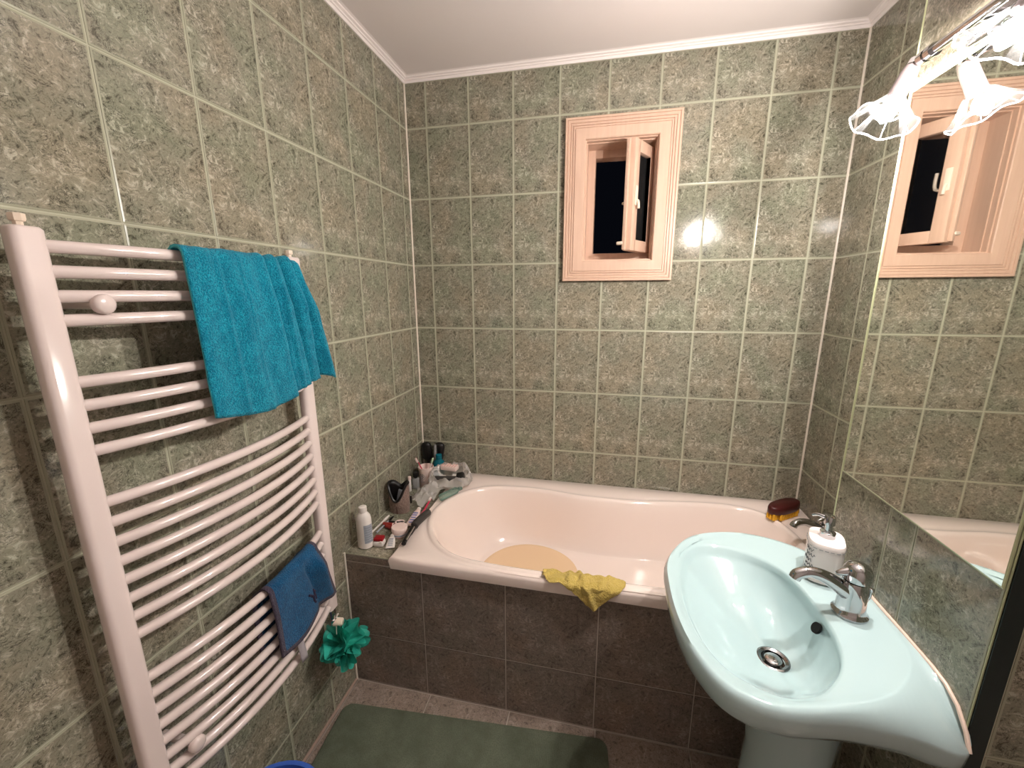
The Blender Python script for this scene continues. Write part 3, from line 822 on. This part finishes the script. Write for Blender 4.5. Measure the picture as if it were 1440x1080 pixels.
tag(cl, 'crumpled yellow cleaning cloth hanging over the front rim of the bathtub', 'cloth')

br = thing('scrubbing_brush', 'maroon scrubbing brush with yellow bristles on the far right bathtub corner', 'brush', (1.690, -.145, .6015), rot=(0, 0, .62)); br.scale = (1.12, 1.12, 1.12)
bm = BM(); R = []
for z, e in ((.022, .004), (.025, 0), (.040, 0), (.048, .004), (.051, .012)):
    R.append([V((.078*math.copysign(abs(math.cos(a))**.8, math.cos(a))*(1-e*8), .030*math.sin(a)*(1-e*12), z)) for a in [2*PI*i/36 for i in range(36)]])
loft(bm, R, True, True, True); obj('back', bm, MAROON, br, angle=60)
bm = BM()
for i in range(12):
    for j in range(5):
        x = -.068+.136*i/11; y = -.022+.044*j/4
        if (x/.076)**2+(y/.03)**2 > 1.05: continue
        lathe(bm, [(.0042, .024), (.0052, .006), (.0058, .0005)], (x+random.uniform(-.001, .001), y, 0), seg=6)
bo = obj('bristles', bm, YBRIS, br); bo['kind'] = 'stuff'

# dark handled hair tool on the tub rim, parallel to the ledge
hb = thing('hair_tool', 'dark grey hair curling brush lying on the left bathtub rim', 'brush', (.222, -.575, .6045), rot=(0, 0, 0))
pth = [V((.004, -.108, .008)), V((0, -.09, .009)), V((-.004, -.03, .011)), V((-.006, .0, .012))]
bm = BM(); tube(bm, cr(pth, 5, False), [.004]+[.009]*8+[.011]*7, 12); hh = obj('handle', bm, BLACKP, hb)
bm = BM(); tube(bm, cr([V((.010, -.098, .018)), V((.007, -.06, .0215)), V((.002, -.015, .0225))], 5, False), .0035, 8); obj('chrome_strip', bm, CHROME, hh)
bm = BM(); tube(bm, cr([V((-.006, 0, .014)), V((-.004, .03, .017)), V((.004, .08, .018)), V((.010, .115, .017))], 5, False), [.010]+[.0155]*13+[.012, .008], 14); obj('barrel', bm, DGREY, hb)

# ------------------------------------------------------------------ things on the tiled ledge
def at(name, label, cat, x, y, z=ZL, rz=0, group=None): return thing(name, label, cat, (x, y, z+.0005), group, (0, 0, rz))
b = at('shampoo_bottle', 'tall white bottle with white cap at the front of the tiled ledge', 'bottle', .058, -.668)
bm = BM(); lathe(bm, [(.024, 0), (.0285, .003), (.0295, .012), (.029, .115), (.026, .130), (.019, .140), (.0135, .145), (.0135, .148)], seg=32, sx=1.0, sy=.85); obj('bottle', bm, WHITEP, b)
bm = BM(); lathe(bm, [(.0145, .147), (.0150, .149), (.0145, .166), (.0120, .168)], seg=24); obj('cap', bm, WHITEP, b)
bm = BM(); R = []
for z in (.025, .06, .10): R.append([V((.0302*math.cos(a), .0302*.85*math.sin(a), z)) for a in [-1.15+1.3*i/10 for i in range(11)]])
loft(bm, R, False); lb = obj('label_print', bm, GREYLAB, b, angle=180)
bm = BM()
for k in range(7):
    z = .032+.0095*k
    tube(bm, [V((.0304*math.cos(a), .0304*.85*math.sin(a), z)) for a in [-1.05+(1.0+.1*math.sin(k*2))*i/6 for i in range(7)]], .0008, 4)
obj('print_lines', bm, GREYTX, lb)
b = at('floss_box', 'little white box with a red lid beside the white bottle', 'box', .106, -.650, rz=.15)
bm = BM(); box(bm, (0, 0, .010), (.040, .034, .020), .006); obj('box_base', bm, WHITEP, b)
bm = BM(); box(bm, (-.001, .003, .0265), (.038, .032, .013), .005); obj('lid', bm, REDP, b)
bm = BM(); box(bm, (.012, -.016, .021), (.009, .004, .008), .001); obj('clasp', bm, WHITEP, b)
def flat_tube(root, L, w0, w1, t, m, capm, lab, capl=.014):
    """squeeze tube lying along local x, crimp at -L/2"""
    bm = BM(); R = []
    for f, ww, tt in ((0, w0, .002), (.06, w0, .003), (.4, w0*.96, t*.75), (.8, w1*1.02, t), (.93, w1*.8, t*.9), (1, w1*.5, t*.6)):
        R.append([V((-L/2+L*f, ww/2*math.cos(a), t/2+tt/2*math.sin(a))) for a in [2*PI*i/20 for i in range(20)]])
    loft(bm, R, True, True, True); o = obj('tube', bm, m, root)
    bm = BM(); lathe(bm, [(w1*.30, 0), (w1*.32, .001), (w1*.30, capl)], (L/2-.001, 0, t/2), (1, 0, 0), 16); obj('cap', bm, capm, root)
    bm = BM()
    for k in range(5):
        x = -L*.34+L*.13*k
        box(bm, (x, 0, t*.5+.0022+ (t*.75/2)*min(1, .35+.2*k)), (L*.06, w0*.52, .0008))
    obj('label_print', bm, lab, o)
b = at('cream_tube', 'small white cream tube with grey print lying beside the red-lidded box', 'tube', .148, -.638, rz=1.95)
flat_tube(b, .072, .034, .026, .016, WHITEP, WHITEP, GREYLAB)
b = at('toothpaste_tube', 'white and blue striped toothpaste tube beside the grey hair brush', 'tube', .158, -.455, rz=1.72)
flat_tube(b, .125, .040, .030, .020, PINKW, WHITEP, mat('lilac_blue_print', srgb(120, 130, 190), .5))
b = at('cream_jar', 'round white cream jar with a flat lid on the ledge', 'jar', .150, -.570)
bm = BM(); lathe(bm, [(.027, 0), (.030, .002), (.0305, .018), (.029, .020)], seg=32); j = obj('jar_body', bm, PINKW, b)
bm = BM(); lathe(bm, [(.0318, .020), (.0325, .022), (.0325, .034), (.030, .037), (.0, .0375)], seg=32, cap1=False); obj('lid', bm, PINKW, b)
bm = BM(); lathe(bm, [(.0309, .007), (.0311, .008), (.0311, .013), (.0309, .014)], seg=32, cap0=False, cap1=False); obj('label_print', bm, GREYLAB, j)
for (x, y, rz, lab) in ((.082, -.523, .05, 'red lipstick tube lying nearer the tall white bottle'), (.100, -.545, -.25, 'red lipstick tube with a pale ring, in front of the other one')):
    b = at('lipstick', lab, 'lipstick', x, y, rz=rz, group='red lipstick tubes')
    bm = BM(); tube(bm, [(-.030, 0, .0085), (.012, 0, .0085)], .008, 12); obj('case', bm, mat('brick_red', srgb(140, 44, 38), .35), b)
    bm = BM(); tube(bm, [(.012, 0, .0085), (.016, 0, .0085)], .0082, 12); obj('band', bm, PINKW, b)
    bm = BM(); tube(bm, [(.016, 0, .0085), (.040, 0, .0085)], .0074, 12); obj('cap', bm, mat('dark_red', srgb(112, 28, 28), .3), b)
bm = BM(); tube(bm, [(.0175*math.cos(a), .0175*math.sin(a), .0055) for a in [2*PI*i/28 for i in range(28)]], .0045, 8, closed=True)
o = obj('hair_tie', bm, PINKW, loc=(.112, -.497, ZL)); tag(o, 'pale pink ring hair tie lying behind the white jar', 'hair tie')
def brush_stick(name, label, a, b_, m, headm, r=.0035, head=.024):
    a, b_ = V(a), V(b_); d = (b_-a).normalized()
    t = thing(name, label, 'toothbrush', a)
    bm = BM(); tube(bm, cr([V((0, 0, 0)), d*(b_-a).length*.4, (b_-a)], 4, False), [r*1.2]*4+[r*.8]*5, 8); obj('handle', bm, m, t)
    _, u, v = frame(d); s = v if v.z > 0 else -v
    if abs(d.z) > .7: s = V((0, -1, 0)) - d*V((0, -1, 0)).dot(d); s.normalize()
    bm = BM(); tube(bm, [(b_-a)-d*head+s*.006, (b_-a)+s*.006], .0052, 8); obj('bristle_head', bm, headm, t)
    return t
brush_stick('toothbrush', 'white toothbrush lying along the joint between ledge and bathtub', (.196, -.665, ZL+.012), (.190, -.50, ZL+.016), PINKW, WHITEP)
brush_stick('toothbrush', 'raspberry pink toothbrush lying beside the toothpaste tube', (.188, -.48, ZL+.014), (.176, -.318, ZL+.030), PINKR, WHITEP, .0048)
# slim brushes by the wall
for k, (a, b_, m, lab) in enumerate((((.035, -.60, ZL+.006), (.040, -.455, ZL+.007), WHITEP, 'white slim stick lying by the wall behind the tall bottle'), ((.055, -.585, ZL+.006), (.062, -.458, ZL+.007), GREYLAB, 'grey slim makeup stick lying nearest the felt pouch'), ((.055, -.500, ZL+.006), (.135, -.492, ZL+.006), BLACKP, 'black makeup pencil lying across the ledge before the felt pouch'))):
    t = thing('makeup_brush', lab, 'makeup brush', a); d = V(b_)-V(a)
    bm = BM(); tube(bm, [V((0, 0, 0)), d*.7], .0035, 8); obj('handle', bm, m, t)
    bm = BM(); tube(bm, [d*.7, d*.82, d], [.0042, .006, .003], 8); obj('tip', bm, BLACKP if k else WHITEP, t)
# felt pouch with heart-shaped mouth
pc = at('felt_pouch', 'brown-grey felt pouch with black heart-shaped opening against the wall', 'pouch', .062, -.398, rz=.12)
bm = BM(); R = []; N_ = 48
for k in range(9):
    f = k/8; ring = []
    for i in range(N_):
        a = 2*PI*i/N_
        # height of the mouth: two lobes left and right, deep notch in front
        fr = max(0, math.cos(a+PI/2))               # 1 at the front (-y)
        h = .134-.072*fr**3.0-.024*max(0, math.cos(a-PI/2))**8
        bulge = 1+.06*math.sin(PI*f)
        ring.append(V((.044*bulge*math.cos(a), .030*bulge*math.sin(a)-(.010*f*f)*fr, h*f)))
    R.append(ring)
loft(bm, R, True, True, False); o = obj('felt_body', bm, [FELT, BLACKP], pc, angle=60); solid(o, .006, -1, 1)
bm = BM(); tube(bm, [V((0, -.0315-.004*(k/6), .003+.052*k/6)) for k in range(7)], .0016, 6); obj('seam', bm, MAROON, pc)
bm = BM()
ringt = [p+V((0, 0, .001)) for p in R[-1]]; tube(bm, ringt, .0052, 8, closed=True); obj('black_binding', bm, BLACKP, pc)
bm = BM(); box(bm, (.052, .004, .055), (.008, .010, .035), .003); obj('side_tab', bm, BLACKP, pc)
b = thing('sachet', 'pale paper sachet sticking out of the felt pouch', 'sachet', (.060, -.388, ZL+.012)); bm = BM(); box(bm, (0, 0, .045), (.028, .008, .085), .003, rot=Matrix.Rotation(.25, 3, 'Y')); obj('packet', bm, GREYLAB, b)
# cup with two toothbrushes
cp = at('toothbrush_cup', 'pinkish white toothbrush cup with a grey ring emblem in the ledge corner', 'cup', .076, -.140)
bm = BM(); lathe(bm, [(.031, 0), (.033, .003), (.0375, .100), (.0385, .103), (.0370, .104), (.0355, .100), (.031, .006), (0, .005)], seg=36, cap1=False); obj('cup_body', bm, PINKW, cp)
bm = BM()
def cupf(a, z): r = .0335+.0043*z/.1+.0004; return V((r*math.cos(a), r*math.sin(a), z))
tube(bm, [cupf(-1.75+.42*math.cos(q), .060+.015*math.sin(q)) for q in [2*PI*i/24 for i in range(24)]], .0009, 5, closed=True)
tube(bm, [cupf(-1.75+.22*math.cos(q), .060+.006*math.sin(q)) for q in [2*PI*i/16 for i in range(16)]], .0016, 5, closed=True)
tube(bm, [cupf(-2.1+.1*i, .034) for i in range(8)], .0010, 5)
obj('emblem', bm, GREYTX, cp)
brush_stick('toothbrush', 'pink and white toothbrush leaning to the left in the cup', (.086, -.133, ZL+.012), (.030, -.150, ZL+.150), PINKR, PINKW)
brush_stick('toothbrush', 'green-tipped toothbrush leaning to the right in the cup', (.070, -.145, ZL+.012), (.114, -.128, ZL+.147), WHITEP, mat('pale_green_bristle', srgb(180, 205, 170), .7))
b = at('small_bottle', 'small clear bottle with a black cap beside the white cup', 'bottle', .040, -.185)
bm = BM(); box(bm, (0, 0, .030), (.032, .022, .058), .006); obj('bottle', bm, CLEARP, b)
bm = BM(); lathe(bm, [(.009, .059), (.009, .066)], seg=14); lathe(bm, [(.013, .066), (.014, .068), (.014, .090), (.011, .093)], seg=18); obj('cap', bm, BLACKP, b)
b = at('white_stick_tube', 'slim white tube standing between the felt pouch and the clear bottle', 'tube', .022, -.215)
bm = BM(); lathe(bm, [(.006, 0), (.007, .002), (.007, .060), (.0055, .062)], seg=14); obj('tube', bm, WHITEP, b)
bm = BM(); lathe(bm, [(.008, .062), (.008, .076), (.006, .078)], seg=14); obj('cap', bm, PINKW, b)
b = at('mouthwash_bottle', 'clear teal bottle standing in the corner behind the white cup', 'bottle', .118, -.070)
bm = BM(); lathe(bm, [(.026, 0), (.030, .003), (.031, .085), (.028, .105), (.014, .118), (.013, .124)], seg=28, sy=.8); obj('bottle', bm, TEALG, b)
bm = BM(); lathe(bm, [(.016, .122), (.0165, .124), (.0155, .142), (.013, .144)], seg=20); obj('cap', bm, TEALG, b)
bm = BM(); lathe(bm, [(.0312, .035), (.0316, .036), (.0313, .080), (.031, .081)], seg=28, sy=.8, cap0=False, cap1=False); obj('label_print', bm, mat('teal_label', srgb(70, 160, 175), .4), b)
for (x, y, tx, ty, lab) in ((.045, -.035, -.05, .02, 'black round hairbrush standing in the far corner, left one'), (.078, -.022, .16, .02, 'black round hairbrush standing in the far corner, right one')):
    t = thing('hairbrush', lab, 'hairbrush', (x, y, ZL+.001), 'black hairbrushes in the corner', (0, tx, 0))
    bm = BM(); lathe(bm, [(.006, 0), (.008, .005), (.009, .06), (.007, .095)], seg=12); obj('handle', bm, BLACKP, t)
    bm = BM(); R = []
    lathe(bm, [(.008, .092), (.022, .098), (.026, .105), (.026, .175), (.022, .184), (.010, .19), (0, .191)], seg=24, sy=.65, cap1=False); hd = obj('brush_head', bm, BLACKP, t)
    bm = BM()
    for i in range(12):
        for j in range(8):
            a = 2*PI*i/12; z = .106+.009*j
            tube(bm, [(.024*math.cos(a), .016*math.sin(a), z), (.030*math.cos(a), .0205*math.sin(a), z)], .001, 4)
    q = obj('bristles', bm, BLACKP, hd); q['kind'] = 'stuff'
b = at('clear_comb', 'clear long comb leaning in the corner before the black hairbrushes', 'comb', .090, -.058)
bm = BM(); box(bm, (0, 0, .095), (.012, .003, .19), .001, rot=Matrix.Rotation(.06, 3, 'Y'))
o = obj('comb_spine', bm, CLEARP, b)
bm = BM()
for k in range(16): box(bm, (.008+.0055*.06*k*.2, 0, .10+.0055*k), (.010, .0015, .002))
o = obj('teeth', bm, CLEARP, b); o['kind'] = 'stuff'

# open plastic bag with things in it
bg = thing('plastic_bag', 'crumpled open clear plastic bag on the corner of ledge and bathtub', 'bag', (.215, -.165, .6055))
bm = BM(); R = []; N_ = 72
prof = [(.15, .0), (.62, .001), (.92, .010), (1.04, .030), (1.02, .050), (.92, .060), (.86, .057), (.80, .050)]
for k, (rf, h) in enumerate(prof):
    ring = []
    for i in range(N_):
        a = 2*PI*i/N_
        q = .16*nz(math.cos(a)*2.2, math.sin(a)*2.2, k*.35)+.11*nz(math.cos(a)*5, math.sin(a)*5, k*.8+9)
        rr_ = rf*(1+q)
        z = h*(1+.55*nz(math.cos(a)*2, math.sin(a)*2, 4.4)+.3*nz(math.cos(a)*6, math.sin(a)*6, k+1))
        if k >= 4: z += .012*max(0, math.cos(a-.9))+.004*math.sin(7*a+k)
        ring.append(V((.105*rr_*math.cos(a), .088*rr_*math.sin(a), max(0.0, z))))
    R.append(ring)
loft(bm, R, True, True, False)
# the loose handle end that trails on the ledge
bg_o = obj('bag_film', bm, BAGM, bg, angle=50)
bm = BM(); g = []
for i in range(15):
    row = []
    for j in range(15):
        u, v = i/14-.5, j/14-.5
        wd = 1-.35*(j/14)
        row.append(bm.verts.new((-.055+.12*u*wd-.05*(j/14), -.085-.13*(j/14)*.9, -.010+.040*(1-j/14)+.020*nz(u*5, v*5, 2)+.014*nz(u*11, v*11, 5)+.016*math.cos(u*6))))
    g.append(row)
for i in range(14):
    for j in range(14): bm.faces.new((g[i][j], g[i+1][j], g[i+1][j+1], g[i][j+1]))
obj('trailing_handle', bm, BAGM, bg, angle=50)
b = thing('dark_bottle', 'black bottle lying in the open plastic bag', 'bottle', (.215, -.175, .640), None, (0, 0, .12))
bm = BM(); tube(bm, [(-.075, -.012, 0), (-.07, -.012, 0), (.03, -.006, 0), (.035, -.006, 0)], [.010, .013, .014, .013], 14); obj('bottle', bm, DGREY, b)
bm = BM(); lathe(bm, [(.015, 0), (.024, .004), (.026, .03), (.020, .036)], (.036, -.004, .006), (1, 0, .1), 22); obj('cap', bm, BLACKP, b)
b = thing('tissue_pack', 'pink and white striped packet on top of the plastic bag', 'packet', (.190, -.105, .652), None, (0, 0, -.1))
bm = BM(); box(bm, (0, 0, .012), (.085, .045, .024), .006); p_ = obj('packet', bm, PINKW, b)
bm = BM()
for k in range(6): box(bm, (-.034+.0135*k, 0, .0243), (.004, .043, .0006))
obj('stripes', bm, mat('salmon_print', srgb(226, 160, 150), .5), p_)
b = thing('green_bottle', 'clear green bottle lying on the bathtub rim under the bag', 'bottle', (.262, -.285, .622), None, (0, 0, 1.08))
bm = BM(); tube(bm, [(-.062, 0, 0), (-.06, 0, 0), (.03, 0, 0), (.045, 0, 0), (.05, 0, 0)], [.012, .0165, .0165, .008, .008], 16); obj('bottle', bm, GREENG, b)
bm = BM(); tube(bm, [(.05, 0, 0), (.064, 0, 0)], .0095, 14); obj('cap', bm, GREENG, b)
